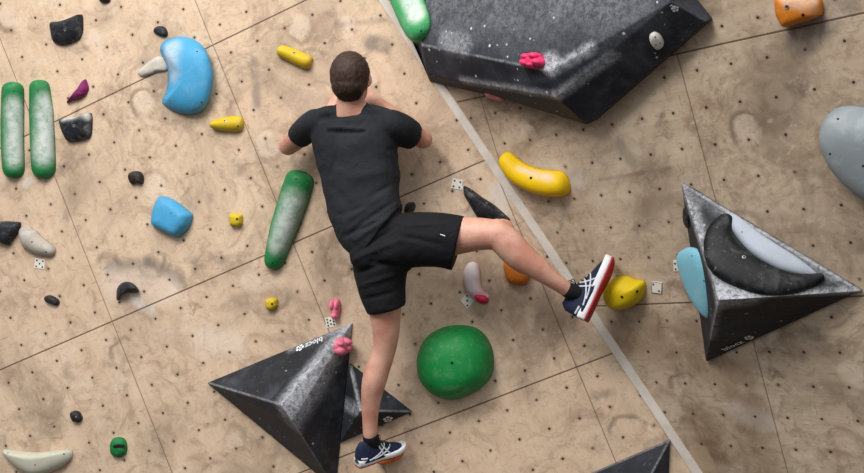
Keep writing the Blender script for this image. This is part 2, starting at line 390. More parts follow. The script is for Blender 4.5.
def volume(name, V, faces, base, segs, **kw):
    """a faceted plywood box; V maps a letter to its corner in the world"""
    ks = list(V); org = sum(V.values(), Vector())/len(ks)
    m = vol_mat(name+'_paint', base, segs, org, **kw)
    me = mesh(name, [V[k]-org for k in ks], [tuple(ks.index(c) for c in f) for f in faces], m, False)
    o = link(name, me, Matrix.Translation(org)); bvh(o)
    b = o.modifiers.new('edge', 'BEVEL'); b.width = 0.004; b.segments = 2; b.limit_method = 'ANGLE'; b.angle_limit = 0.2
    return o
def drop(fr, p, h=-0.004):
    l = fr.I @ p; return fr.M @ Vector((l.x, l.y, h))
# --- big one at the top, spanning both walls
_b3 = LW.P(422, 45, .13); _d3 = RW.P(671, 2, .13); _n = Vector((-.16, -.98, .06)); _e3 = (_d3-_b3).normalized(); _n = (_n-_e3*_n.dot(_e3)).normalized()
_x3 = Vector((0, 0, 1)).cross(_n).normalized(); FT = Frame(_b3, _x3, _n.cross(_x3), _n)
print('top face heights', [(RW.I @ FT.P(*q)).z for q in ((550, 71), (671, 2), (650, -60))], [(LW.I @ FT.P(*q)).z for q in ((372, -60), (422, 45))])
V = dict(a=FT.P(378, -60), b=_b3, c=FT.P(550, 71), d=_d3, t=FT.P(690, -60),
         p=LW.P(427, 75, .05), g=RW.P(587, 125, .07), h=RW.P(706, 22, .05), i=RW.P(640, -60, .05), e=RW.P(556, 97, .17))
V['A'] = drop(LW, V['a']+Vector((-.03, 0, 0))); V['P'] = drop(LW, LW.P(430, 82, 0)); V['G'] = drop(RW, V['g']); V['H'] = drop(RW, V['h']); V['I'] = drop(RW, V['i'])
sg = [(V['c'], V['c'].lerp(V['d'], .35), .0, .04, .8), (V['e'], V['e'].lerp(V['d'], .5)+Vector((.01, 0, -.02)), .0, .04, .65), (V['p'].lerp(V['e'], .3), V['e'], .0, .035, .7),
      (V['b'].lerp(V['c'], .2)+Vector((0, 0, .04)), V['b'].lerp(V['c'], .35)+Vector((0, 0, .03)), .01, .07, .45), (V['c']+Vector((-.03, 0, .04)), V['c']+Vector((0, 0, .03)), .02, .06, .9),
      (FT.P(450, -30), FT.P(610, -40), .12, .42, .27), (V['b'], V['a'], 0, .014, .6), (V['b'], V['c'], 0, .01, .45)]  # first: broad chalk veil, also painting in the light on the top face
big = volume('climbing_volume', V, ['abcdt', 'bpec', 'ced', 'peg', 'edhg', 'dihh'[:3]+'', 'dti', 'abpPA'[:3]+'PA', 'pgGP', 'ghHG', 'hiIH', 'atiIA'[:3]+'IA', 'APGHI'],
             rgb(36, 39, 47), sg, patchy=0.3)
tag(big, 'large dark grey faceted volume across the top with green and pink grips on it', 'climbing volume')
# --- right pyramid
V = dict(a=RW.P(681, 183, .015), b=RW.P(861, 291, .015), c=RW.P(706, 362, .015), p=RW.P(719, 300, .27), q=RW.P(745, 298.5, .235))
for k in 'abc': V[k.upper()] = drop(RW, V[k])
sg = [(V['p'], V['q'], .015, .10, .95), (V['q'], V['b'], .0, .035, .75), (V['p'], V['a'], .005, .055, .8), (V['a'], V['b'], .0, .012, .9), (V['a'].lerp(V['b'], .15), V['a'].lerp(V['b'], .9), .0, .06, .4), (V['p'], V['p'].lerp(V['c'], .6), .0, .03, .35)]
pyr = volume('climbing_volume', V, ['apqb', 'acp', 'pcbq', 'acCA', 'cbBC', 'baAB', 'ABC'], rgb(27, 28, 32), sg, dots=.6, patchy=.25)
tag(pyr, 'black chalky triangular pyramid volume on the right carrying a crescent grip', 'climbing volume')
# --- lower left pyramid
V = dict(a=LW.P(207, 383, .012), b=LW.P(352, 323, .012), c=LW.P(335, 489, .012), p=LW.P(281, 405, .30), q=LW.P(292, 422, .285))
for k in 'abc': V[k.upper()] = drop(LW, V[k])
sg = [(V['p'], V['b'], .0, .075, .8), (V['q'], V['b'], .0, .11, .55), (V['p'], V['a'], 0, .012, .5), (V['b'], V['a'].lerp(V['b'], .6), .01, .05, .4), (V['q'], V['c'], 0, .01, .3)]
pyl = volume('climbing_volume', V, ['apb', 'acqp', 'pqb', 'qcb', 'acCA', 'cbBC', 'baAB', 'ABC'], rgb(34, 36, 42), sg, dots=.8, patchy=.4)
tag(pyl, 'large dark grey pyramid volume left of the standing leg, with white lettering', 'climbing volume')
# --- small one behind the leg
V = dict(a=LW.P(349, 363, .012), b=LW.P(412, 412, .012), c=LW.P(340, 443, .012), p=LW.P(360, 411, .13))
for k in 'abc': V[k.upper()] = drop(LW, V[k])
sg = [(V['a'], V['p'], .0, .02, .8), (V['a'].lerp(V['c'], .5), V['p'], .01, .045, .6), (V['p'], V['b'], .0, .012, .5)]
pys = volume('climbing_volume', V, ['apb', 'acp', 'pcb', 'acCA', 'cbBC', 'baAB', 'ABC'], rgb(38, 40, 46), sg, dots=.5)
tag(pys, 'smaller dark volume behind the standing calf, with a white flower emblem', 'climbing volume')
# --- bottom edge one
V = dict(a=LW.P(560, 487, .012), b=LW.P(670, 440, .012), c=LW.P(667, 540, .012), p=LW.P(640, 496, .17))
for k in 'abc': V[k.upper()] = drop(LW, V[k])
sg = [(V['a'], V['b'], 0, .01, .5), (V['p'], V['b'], 0, .012, .4)]
pyb = volume('climbing_volume', V, ['apb', 'acp', 'pcb', 'acCA', 'cbBC', 'baAB', 'ABC'], rgb(36, 38, 44), sg, dots=1)
tag(pyb, 'dark grey volume cut off by the bottom edge beside the white strip', 'climbing volume')

# white lettering and flower emblem printed on the volumes
def emblem(host, px, py, r):
    fr = surf_frame(host, px, py); V = []; Fc = []
    for k in range(6):
        a = 2*math.pi*k/5+0.5; cx, cy = (r*0.64*math.cos(a), r*0.64*math.sin(a)) if k < 5 else (0, 0)
        n = 12; b = len(V); rr = r*(0.33 if k < 5 else 0.22)
        for i in range(n):
            t = 2*math.pi*i/n; ex, ey = rr*math.cos(t)*0.85, rr*math.sin(t)*1.1
            V.append(Vector((cx+ex*math.cos(a)-ey*math.sin(a), cy+ex*math.sin(a)+ey*math.cos(a), 0.0012)))
        Fc.append(tuple(range(b, b+n)))
    return link('emblem', mesh('emblem', V, Fc, WHITE_INK, False), fr.M, host)
def lettering(host, text, px, py, px2, py2, size):
    """text printed on a face, reading from the first picture point towards the second"""
    fr = surf_frame(host, (px+px2)/2, (py+py2)/2); a = fr.loc(px, py); b = fr.loc(px2, py2)
    cu = bpy.data.curves.new('lettering', 'FONT'); cu.body = text; cu.size = 1; cu.offset = 0.012; cu.resolution_u = 2
    to = bpy.data.objects.new('tmp_lettering', cu); C.objects.link(to)
    bpy.context.view_layer.update()
    me = bpy.data.meshes.new_from_object(to.evaluated_get(bpy.context.evaluated_depsgraph_get())); bpy.data.objects.remove(to)
    me.materials.clear(); me.materials.append(WHITE_INK)
    xs = [v.co.x for v in me.vertices]; wd = max(xs)-min(xs); d = b-a; an = math.atan2(d.y, d.x); sc = d.length/wd
    R = Matrix.Translation((a.x, a.y, 0.0014)) @ Matrix.Rotation(an, 4, 'Z') @ Matrix.Diagonal((sc, size, 1, 1))
    me.transform(R); return link('lettering', me, fr.M, host)
lettering(pyl, 'blocz', 323, 336.5, 305.5, 344, .050)
emblem(pyl, 300, 348, .023)
lettering(pyr, 'blocz', 725, 350.5, 744, 342, .036)
emblem(pyr, 749, 337.5, .020)
emblem(pys, 388, 419, .024)
emblem(big, 675, 8.5, .015)
lettering(big, 'z', 672, 4.0, 669.5, 6, .04)

# ------------------------------------------------------------ grips
def H(name, label, cat='climbing hold', group=None, o=None):
    return tag(o, label, cat, group)
random.seed(4)
BLK = rgb(34, 36, 42); GRN = rgb(26, 118, 62); BLU = rgb(66, 152, 196); YEL = rgb(198, 170, 26); YEL2 = rgb(232, 190, 0)
def gm(col, chalk=.2, spots=(), **k): return grip_mat('resin', col, chalk, spots, **k)

o = dome('climbing_hold', LW, [(51, 22), (52, 34), (54, 43), (62, 46), (72, 43.5), (80, 40), (83.5, 32), (83.5, 22), (83, 13.5), (76, 17), (68, 20), (60, 22)], .05, gm(BLK, .15), p=.5, sharp=2, n=48, rough=.1, flat=(.1, .3))
tag(o, 'black cupped grip with two raised corners near the top left corner', 'climbing hold'); bolt(o, 65, 30); screws(o, [(78, 20)])
o = dome('climbing_hold', LW, [(60, 120), (66, 118.5), (78, 117), (92, 112), (93, 120), (92, 138), (80, 141.5), (68, 142), (64, 134)], .05, gm(BLK, .3, [spot(LW, (77, 128), 66, 121, 90, 117, .005, .03, .7)]), p=.5, sharp=2, rough=.1, flat=(.1, .3))
tag(o, 'black chalky cupped grip right of the two green rails', 'climbing hold'); bolt(o, 74, 126)
o = dome('climbing_hold', LW, [(154, 32), (156, 27.5), (162, 26), (166.5, 29), (168, 34), (166, 37), (159, 35.5)], .025, gm(BLK, .1), p=.6, rough=.15)
tag(o, 'tiny black grip just above the big blue bean', 'climbing hold'); screws(o, [(161, 31)], .003)
o = dome('climbing_hold', LW, [(99, -4), (108, -5), (111, 0), (107, 3), (101, 2)], .025, gm(BLK, .1), p=.6)
tag(o, 'small black grip cut off by the top edge, left of centre', 'climbing hold')
c0 = (188, 77)
o = dome('climbing_hold', LW, [(160, 50), (163, 42), (172, 38), (183, 36.5), (196, 40.5), (206, 51), (211, 66), (212.5, 80), (209, 98), (202, 110), (190, 114.5), (176, 112), (165, 106), (162, 101), (166, 92), (168, 80), (167, 68), (163, 59)], .085,
         gm(BLU, .12, [spot(LW, c0, 176, 50, 176, 74, .01, .08, .5, .07)], speck=.2), p=.62, rings=12, n=60, peak=(186, 76))
tag(o, 'big bright blue bean shaped grip with a chalky hollow', 'climbing hold'); screws(o, [(197, 51.5), (164, 100), (201.5, 102.5), (162, 51)])
o = dome('climbing_hold', LW, [(138, 73), (144, 66), (152, 60), (160, 56), (168, 60), (168, 70), (158, 72), (150, 75), (142, 77)], .02, gm(rgb(188, 180, 168), .5), p=.6, rough=.2)
tag(o, 'pale chalk white grip half hidden behind the big blue bean', 'climbing hold')
o = dome('climbing_hold', LW, [(66.5, 104), (72, 101), (80, 99.5), (87, 95), (89.5, 88), (86, 78), (82, 86), (75, 93)], .035, gm(rgb(120, 28, 92), .12), p=.7, sharp=2)
tag(o, 'purple triangular grip with pointed corners', 'climbing hold'); screws(o, [(82, 95)])
g = 'long green rail grips at the left edge'
o = sausage('climbing_hold', LW, [(14, 82), (13.5, 110), (13.5, 145), (15, 178)], [10.2, 11, 11, 10.5], .055, gm(GRN, .1, [spot(LW, (14, 128), 15, 108, 15, 158, .005, .075, .75, .05)], speck=.25))
tag(o, 'leftmost vertical green rail grip with chalky middle', 'climbing hold', g); screws(o, [(14, 91), (14, 165)], .003)
o = sausage('climbing_hold', LW, [(40, 80), (42, 110), (43.5, 145), (45, 178.5)], [8.5, 11.5, 12, 11.5], .055, gm(GRN, .1, [spot(LW, (42, 128), 46, 104, 42, 154, .005, .085, .8, .05)], speck=.25))
tag(o, 'vertical green rail grip next to the black cupped grip', 'climbing hold', g); screws(o, [(38, 91), (43, 165)], .003)
o = dome('climbing_hold', LW, [(129, 178), (130, 173), (135, 171), (141, 172), (144, 177), (143, 184), (137, 183), (132, 184)], .03, gm(rgb(44, 34, 30), .1), p=.6, rough=.15)
tag(o, 'small dark brown round grip between the purple and the lower blue one', 'climbing hold'); screws(o, [(134, 179), (139, 177)], .003)
o = dome('climbing_hold', LW, [(160, 196), (167, 196.5), (175, 200), (187, 209), (194, 215), (191, 226), (184, 234), (179, 238), (166, 232), (152, 225), (153, 213), (156, 202)], .06, gm(BLU, .08, speck=.15), p=.42, sharp=2, n=60, flat=(.1, -.2))
tag(o, 'blue five sided block grip with a slanted front face', 'climbing hold'); screws(o, [(171, 213), (180, 227)], .003)
o = sausage('climbing_hold', LW, [(279, 50), (290, 54.5), (301, 59.5), (312, 64)], [5.8, 6.6, 7, 7], .045, gm(YEL, .15), endp=.3)
tag(o, 'yellow peg grip sloping down right, up and left of the head', 'climbing hold'); bolt(o, 294, 53, .006)
o = sausage('climbing_hold', LW, [(212, 125), (222, 124.5), (233, 124), (244, 124)], [3.5, 6.2, 7.6, 7.4], .045, gm(YEL, .15), endp=.35)
tag(o, 'yellow wedge grip right of the big blue bean', 'climbing hold'); bolt(o, 225, 121, .006); screws(o, [(238, 126)])
o = dome('climbing_hold', LW, [(230, 214), (236, 213), (243, 215), (243, 224), (240, 227), (231, 226)], .035, gm(YEL, .1), p=.5, sharp=2)
tag(o, 'small square yellow grip right of the blue block grip', 'climbing hold'); bolt(o, 237, 219, .005, False)
o = dome('climbing_hold', LW, [(266, 299), (272, 297), (278, 299), (278, 306), (274, 310), (267, 309)], .035, gm(YEL, .1), p=.5, sharp=2)
tag(o, 'small yellow grip above the large lower left pyramid', 'climbing hold'); bolt(o, 272, 304, .005, False)
o = dome('climbing_hold', LW, [(-8, 222), (6, 221), (22, 222), (20, 231), (14, 240), (10, 246), (2, 243), (-8, 240)], .05, gm(BLK, .15), p=.5, sharp=2, rough=.1)
tag(o, 'black grip cut off by the left edge beside a pale one', 'climbing hold')
o = sausage('climbing_hold', LW, [(24, 227), (31, 239), (42, 247), (56, 252)], [5, 10, 8, 4], .05, gm(rgb(172, 163, 152), .35, dark=.4), endp=.4, hs=[.7, 1, .9, .6])
tag(o, 'pale grey curved grip above the five dot card on the left', 'climbing hold'); screws(o, [(32, 242), (46, 252)])
o = dome('climbing_hold', LW, [(45, 297), (50, 295), (57, 298), (60, 302), (58, 305.5), (52, 304), (46, 301)], .025, gm(rgb(40, 34, 34), .1), p=.6, rough=.15)
tag(o, 'small dark oval grip below the five dot card on the left', 'climbing hold')
o = dome('climbing_hold', LW, [(116.5, 299), (117, 289), (121, 284), (127, 282.5), (134, 285), (139, 291.5), (134, 293), (127, 292.5), (121, 296), (119, 300)], .05, gm(rgb(38, 36, 42), .1), p=.7, peak=(127, 288), n=60, rough=.1)
tag(o, 'black hooked grip under the arched scuff on the left wall', 'climbing hold')
o = dome('climbing_hold', LW, [(71, 413), (75, 410.5), (80, 412), (83, 418), (80, 422), (74, 421)], .03, gm(rgb(34, 34, 36), .1), p=.6, rough=.12)
tag(o, 'small black grip above the pale smiling one, lower left', 'climbing hold'); bolt(o, 76, 417, .0045)
o = dome('climbing_hold', LW, [(4, 450), (9, 449), (20, 450.5), (38, 452), (58, 450), (71, 449.5), (73, 456), (68, 463), (56, 470), (44, 474), (32, 474), (18, 466), (8, 457)], .06, gm(rgb(188, 186, 168), .2, dark=.25), p=.55, n=60, flat=(0, .2))
tag(o, 'pale smile shaped grip in the bottom left corner', 'climbing hold'); screws(o, [(35, 465), (64, 454), (8, 453)])
o = dome('climbing_hold', LW, [(119, 437), (125, 439), (127.5, 446), (126, 454), (119, 457.5), (112.5, 454), (111, 446), (113, 439)], .035, gm(rgb(20, 112, 56), .1), p=.6)
tag(o, 'small round green grip with a dark groove, lower left', 'climbing hold')
sl = sausage('slot', surf_frame(o, 119, 446), [(113, 446.5), (119, 446), (125, 446)], [1.2, 1.8, 1.2], .0012, HOLE, o, n=8, seg=6)
o = sausage('climbing_hold', LW, [(303, 171), (295, 197), (284, 230), (272, 269)], [14, 15, 13.5, 8.5], .075, gm(GRN, .12, [spot(LW, (290, 215), 294, 205, 280, 245, .005, .09, .7, .07)], speck=.3), hs=[.9, 1, 1, .7])
tag(o, 'long green rail grip slanting down beside the black t-shirt', 'climbing hold'); screws(o, [(296, 179), (273, 263)])
o = sausage('climbing_hold', LW, [(407, 213), (411, 207), (411, 202)], [4, 4.5, 4], .07, gm(rgb(22, 22, 24), .05), n=14)
tag(o, 'tiny black knob beside the waistband on the right', 'climbing hold'); bolt(o, 411, 205, .004, False)
c0 = (456, 362)
o = dome('climbing_hold', LW, [(420, 350), (428, 336), (444, 327), (463, 325), (480, 330), (491, 345), (494, 362), (491, 377), (480, 389), (466, 396), (450, 399), (434, 393), (422, 380), (418, 364)], .16, gm(rgb(18, 128, 60), .1, dark=.2, speck=.25), p=.72, rings=14, n=64, q=.95)
tag(o, 'large round green dome grip right of the standing leg', 'climbing hold'); bolt(o, 452, 363, .006, False); screws(o, [(456, 331), (431, 386), (458, 392), (492, 362)])
# black fin on white backing
o = dome('climbing_hold', LW, [(463, 185), (470, 188), (482, 197), (495, 205), (511, 219.5), (507, 223), (495, 221.5), (478, 219), (470, 205), (464, 195)], .045, gm(rgb(26, 27, 32), .15, speck=.4), p=.5, sharp=2, n=60)
tag(o, 'black pointed fin grip just above the raised thigh', 'climbing hold')
for x, y in ((471, 190), (486.5, 203), (502.5, 215)): bolt(o, x, y, .0045)
dome('backing_edge', LW, [(461.5, 187), (464, 185), (480, 215), (485, 220), (478, 221.5), (473, 213)], .015, plain('white_edge', rgb(205, 203, 200)), p=.4, sharp=1, parent=o)['label'] = 'white edge of the black fin'
o = dome('climbing_hold', LW, [(504, 262), (512, 260), (524, 262), (531, 268), (530, 279), (524, 285), (512, 284), (506, 278)], .05, gm(rgb(196, 108, 28), .15), p=.55)
tag(o, 'orange grip partly hidden below the raised knee', 'climbing hold')
o = sausage('climbing_hold', LW, [(474, 262), (472, 275), (474, 288), (481, 296), (489, 300)], [6, 9, 8.5, 6.5, 4], .04, gm(rgb(200, 158, 166), .5, [spot(LW, (476, 283), 471, 262, 474, 280, .02, .05, .6)]), hs=[.5, .9, 1, .9, .8])
tag(o, 'pale pink banana grip under the raised thigh with crimson tip', 'climbing hold')
tip = sausage('tip', LW, [(476, 294), (482, 298), (489, 300)], [4, 5.4, 4.5], .048, gm(rgb(190, 30, 70), .1), o); tip['label'] = 'crimson lower tip'
def knobbly(fr, lobes, col, label, Hh, c):
    o = None
    for i, (x, y, rx, ry, z) in enumerate(lobes):
        pts = [(x+rx*math.cos(t*math.pi/4), y+ry*math.sin(t*math.pi/4)) for t in range(8)]
        q = dome('climbing_hold' if o is None else 'lobe', fr, pts, Hh*z, col, p=.75, n=24, rings=7, parent=o, rough=.1)
        if o is None: o = q
    return tag(o, label, 'climbing hold')
PINK = gm(rgb(232, 124, 150), .4, dark=.35)
knobbly(LW, [(336, 309, 5, 10, 1), (333.5, 305, 3.2, 6, 1.25), (338, 305, 3, 6, 1.2), (336, 315, 4, 4, 1.3)], PINK, 'small knobbly pink grip right above the many dotted card', .035, None)
fr = surf_frame(pyl, 341, 346)
knobbly(fr, [(341, 346, 8, 9, 1), (337.5, 350, 4, 5, 1.35), (344, 341, 4.5, 4, 1.3), (345, 347, 3.5, 5, 1.2), (337, 343, 3, 3, 1.2)], PINK, 'knobbly pink grip on the top corner of the lower left pyramid', .03, None)
fr = surf_frame(big, 535, 60)
knobbly(fr, [(534, 61, 11, 8, 1), (529, 64, 5, 4.5, 1.4), (538, 57, 5, 4, 1.4), (541, 63, 4.5, 4.5, 1.3), (530, 58, 5, 4, 1.25), (535, 66, 4, 3.5, 1.3)], gm(rgb(226, 50, 104), .15, dark=.35), 'knobbly crimson pink grip on the big top volume', .035, None)
fr = surf_frame(big, 410, 15)
o = sausage('climbing_hold', fr, [(398, -30), (407, -5), (415, 16), (425, 38)], [14, 13, 12, 9.5], .06, gm(rgb(60, 160, 96), .2, [spot(fr, (406, 6), 402, -4, 410, 14, .02, .06, .75, .05)], dark=.1))
tag(o, 'green rail grip on the left edge of the big top volume', 'climbing hold'); screws(o, [(421, 31)])
fr = surf_frame(big, 656, 40)
o = dome('climbing_hold', fr, [(650, 34), (655, 31.5), (661, 35), (664, 42), (662, 47), (657, 48.5), (652, 44), (649.5, 39)], .02, gm(rgb(206, 206, 196), .2, dark=.35), p=.5)
tag(o, 'white oval grip on the black right wing of the top volume', 'climbing hold'); screws(o, [(655, 37), (660, 43), (656, 45)], .003)
_p, _z = hit(big, 494, 96); fr = Frame(_p, RW.x, RW.y, RW.z)
o = dome('climbing_hold', fr, [(485, 93), (490, 91.5), (498, 94), (505, 99), (502, 102), (494, 100), (488, 98)], .012, gm(rgb(150, 84, 84), .3), p=.6, base=-.008)
tag(o, 'dull red sliver grip on the underside ledge of the top volume', 'climbing hold')
# right wall grips
o = sausage('climbing_hold', RW, [(504, 154), (519, 171), (538, 180), (556, 183), (570, 182)], [6.5, 9.5, 10, 10.5, 9], .07, gm(YEL2, .05, [spot(RW, (538, 176), 519, 162, 550, 175, .008, .032, .85, .045)], chalk_col=rgb(226, 204, 178), speck=.1, dark=.15), hs=[.7, .9, 1, 1, .9])
tag(o, 'long yellow banana grip right of the white strip', 'climbing hold'); bolt(o, 531, 178, .006, False)
o = dome('climbing_hold', RW, [(607, 289), (610, 281), (618, 276.5), (628, 275.5), (636, 279), (645, 281), (646, 291), (643, 299), (634, 305), (622, 307), (611, 302)], .085, gm(rgb(206, 178, 10), .05, [spot(RW, (627, 291), 618, 272, 634, 273, .01, .03, .9, .05)], chalk_col=rgb(226, 200, 172), speck=.1, dark=.2), p=.6, rings=11, n=56)
tag(o, 'yellow rounded grip the raised shoe presses against', 'climbing hold'); bolt(o, 622, 297, .006, False); bolt(o, 637, 291.5, .006, False)
o = dome('climbing_hold', RW, [(778, 12), (777, -8), (790, -14), (812, -14), (823, 0), (824, 14), (816, 18), (800, 23), (786, 27)], .07, gm(rgb(206, 122, 34), .2, [spot(RW, (800, 8), 790, -2, 812, 2, .02, .05, .85, .06)], chalk_col=rgb(224, 190, 166), dark=.3), p=.5, sharp=2, n=56)
tag(o, 'orange chalky grip at the top edge, upper right', 'climbing hold'); bolt(o, 787, 7, .008); screws(o, [(803, 15)], .006)
o = dome('climbing_hold', RW, [(822, 135), (826, 118), (836, 108), (850, 105), (866, 107), (890, 118), (915, 150), (920, 190), (898, 210), (872, 200), (850, 183), (831, 160)], .11, gm(rgb(134, 142, 146), .15, dark=.2, speck=.15), p=.6, n=60)
tag(o, 'big pale grey oval grip cut off by the right edge', 'climbing hold'); screws(o, [(838, 119), (830, 154), (863, 166)], .005)
# crescent on the right pyramid
fr = surf_frame(pyr, 755, 255)
o = sausage('climbing_hold', fr, [(729, 216), (719, 236), (728, 261), (760, 279), (793, 284), (824, 277)], [5, 14, 21.5, 18, 11, 2.5], .04, gm(rgb(11, 12, 16), .06, speck=.35), q=.6, n=36, seg=18, hs=[.6, .9, 1, 1, .8, .5])
tag(o, 'black crescent grip with pale inner lip on the right pyramid', 'climbing hold'); bolt(o, 744, 257, .007); screws(o, [(724, 216)])
pad = dome('inner_lip', fr, [(730, 214), (740, 219), (756, 232), (780, 248), (802, 262), (819, 277), (800, 275), (775, 268), (752, 254), (737, 238), (729, 225)], .028, gm(rgb(168, 176, 188), .1, speck=.1), p=.45, n=64, parent=o)
pad['label'] = 'pale grey smooth inner lip'; screws(pad, [(742, 232)], .003)
fr = surf_frame(pyr, 684, 216)
# pale blue grip straddling the left edge
fb = Frame(RW.P(696, 283, .13), RW.x, RW.y, RW.z)
p0, z0 = hit(pyr, 700, 285)
zz = (z0*0.55+RW.z*0.45+Vector((0, 0, 0))).normalized(); xx = Vector((0, 0, 1)).cross(zz).normalized()
fb = Frame(p0+zz*.032, xx, zz.cross(xx), zz)
o = dome('climbing_hold', fb, [(684, 249), (691, 247), (699, 250), (707, 262), (712, 283), (713, 304), (710, 318), (703, 313), (694, 300), (685, 280), (680, 264), (679, 254)], .03, gm(rgb(122, 182, 200), .2, [spot(fb, (696, 283), 692, 252, 700, 258, .01, .05, .6)], speck=.15, dark=.12), p=.45, n=56, base=-.02)
tag(o, 'pale blue oval grip on the left edge of the right pyramid', 'climbing hold'); screws(o, [(692, 256), (704, 281)], .0035)
fr = surf_frame(pyr, 686, 216)
o = dome('climbing_hold', fr, [(685, 207), (688, 212), (689.5, 220), (689, 228), (686, 225), (684.5, 215)], .012, gm(rgb(26, 27, 30), .1), p=.5)
tag(o, 'small black sliver grip near the top corner of the right pyramid', 'climbing hold')
# orange foothold under the standing shoe
o = dome('climbing_hold', LW, [(378, 459), (386, 455), (396, 451), (403, 450), (403, 455), (399, 459), (390, 461.5), (380, 462)], .075, gm(rgb(206, 112, 30), .1), p=.5, n=40)
tag(o, 'orange foothold under the toe of the standing shoe', 'climbing hold')

# ------------------------------------------------------------ route cards
CARD = plain('card_white', rgb(226, 222, 212), 0.6, 0.3, var=.08)
EDGE = plain('card_edge', rgb(70, 58, 50), 0.6, 0.3)
def card(fr, corners, pips, label, border=False):
    P = [fr.loc(x, y) for x, y in corners]; c = sum(P, Vector())/4; c.z = 0
    V = []; Fc = []; ix = []
    for z, s in ((-.001, 1), (.003, 1), (.003, .9 if border else .995)):
        V += [Vector(((p.x-c.x)*s, (p.y-c.y)*s, z)) for p in P]
    for k in range(2):
        for i in range(4):
            j = (i+1) % 4; Fc.append((k*4+i, k*4+j, k*4+4+j, k*4+4+i)); ix.append(1 if k and border else 0)
    Fc.append((8, 9, 10, 11)); ix.append(0)
    for x, y in pips:
        # u,v in the card
        a = P[0].lerp(P[1], x); b = P[3].lerp(P[2], x); q = a.lerp(b, y)-c; n = 10; b0 = len(V)
        for i in range(n): V.append(Vector((q.x+.0042*math.cos(i*.628), q.y+.0042*math.sin(i*.628), .0042)))
        Fc.append(tuple(range(b0, b0+n))); ix.append(2)
    o = link('route_card', mesh('route_card', V, Fc, [CARD, EDGE, HOLE], False, ix), fr.M @ Matrix.Translation((c.x, c.y, 0)))
    return tag(o, label, 'route card')
card(LW, [(35.5, 258), (45.5, 259.5), (44.5, 269), (34.5, 268)], [(.2, .2), (.8, .2), (.5, .5), (.2, .8), (.8, .8)], 'small white card with five black dots, far left')
card(LW, [(453, 178), (463, 180.5), (461.5, 190), (451, 188)], [(.22, .22), (.78, .22), (.22, .78), (.78, .78)], 'small white card with four black dots beside the black fin')
card(LW, [(467, 292.5), (474.5, 301), (467.5, 308.5), (460.5, 300.5)], [(.2, .2), (.5, .5), (.8, .8)], 'diamond set white card with three dots below the raised thigh')
card(LW, [(325, 318), (335, 316), (336.5, 326), (327, 328)], [(.2, .2), (.8, .2), (.2, .5), (.8, .5), (.2, .8), (.8, .8), (.5, .35), (.5, .7)], 'white card with many dots at the tip of the lower left pyramid')
card(RW, [(651.5, 281.5), (662.5, 282.5), (662, 294), (652, 292.5)], [(.2, .2), (.75, .75)], 'dark edged white card with two dots right of the yellow foothold', True)
card(RW, [(673.5, 260), (683, 260), (683, 271), (674, 271)], [(.2, .3), (.25, .8), (.6, .5)], 'white card peeking out left of the pale blue grip')
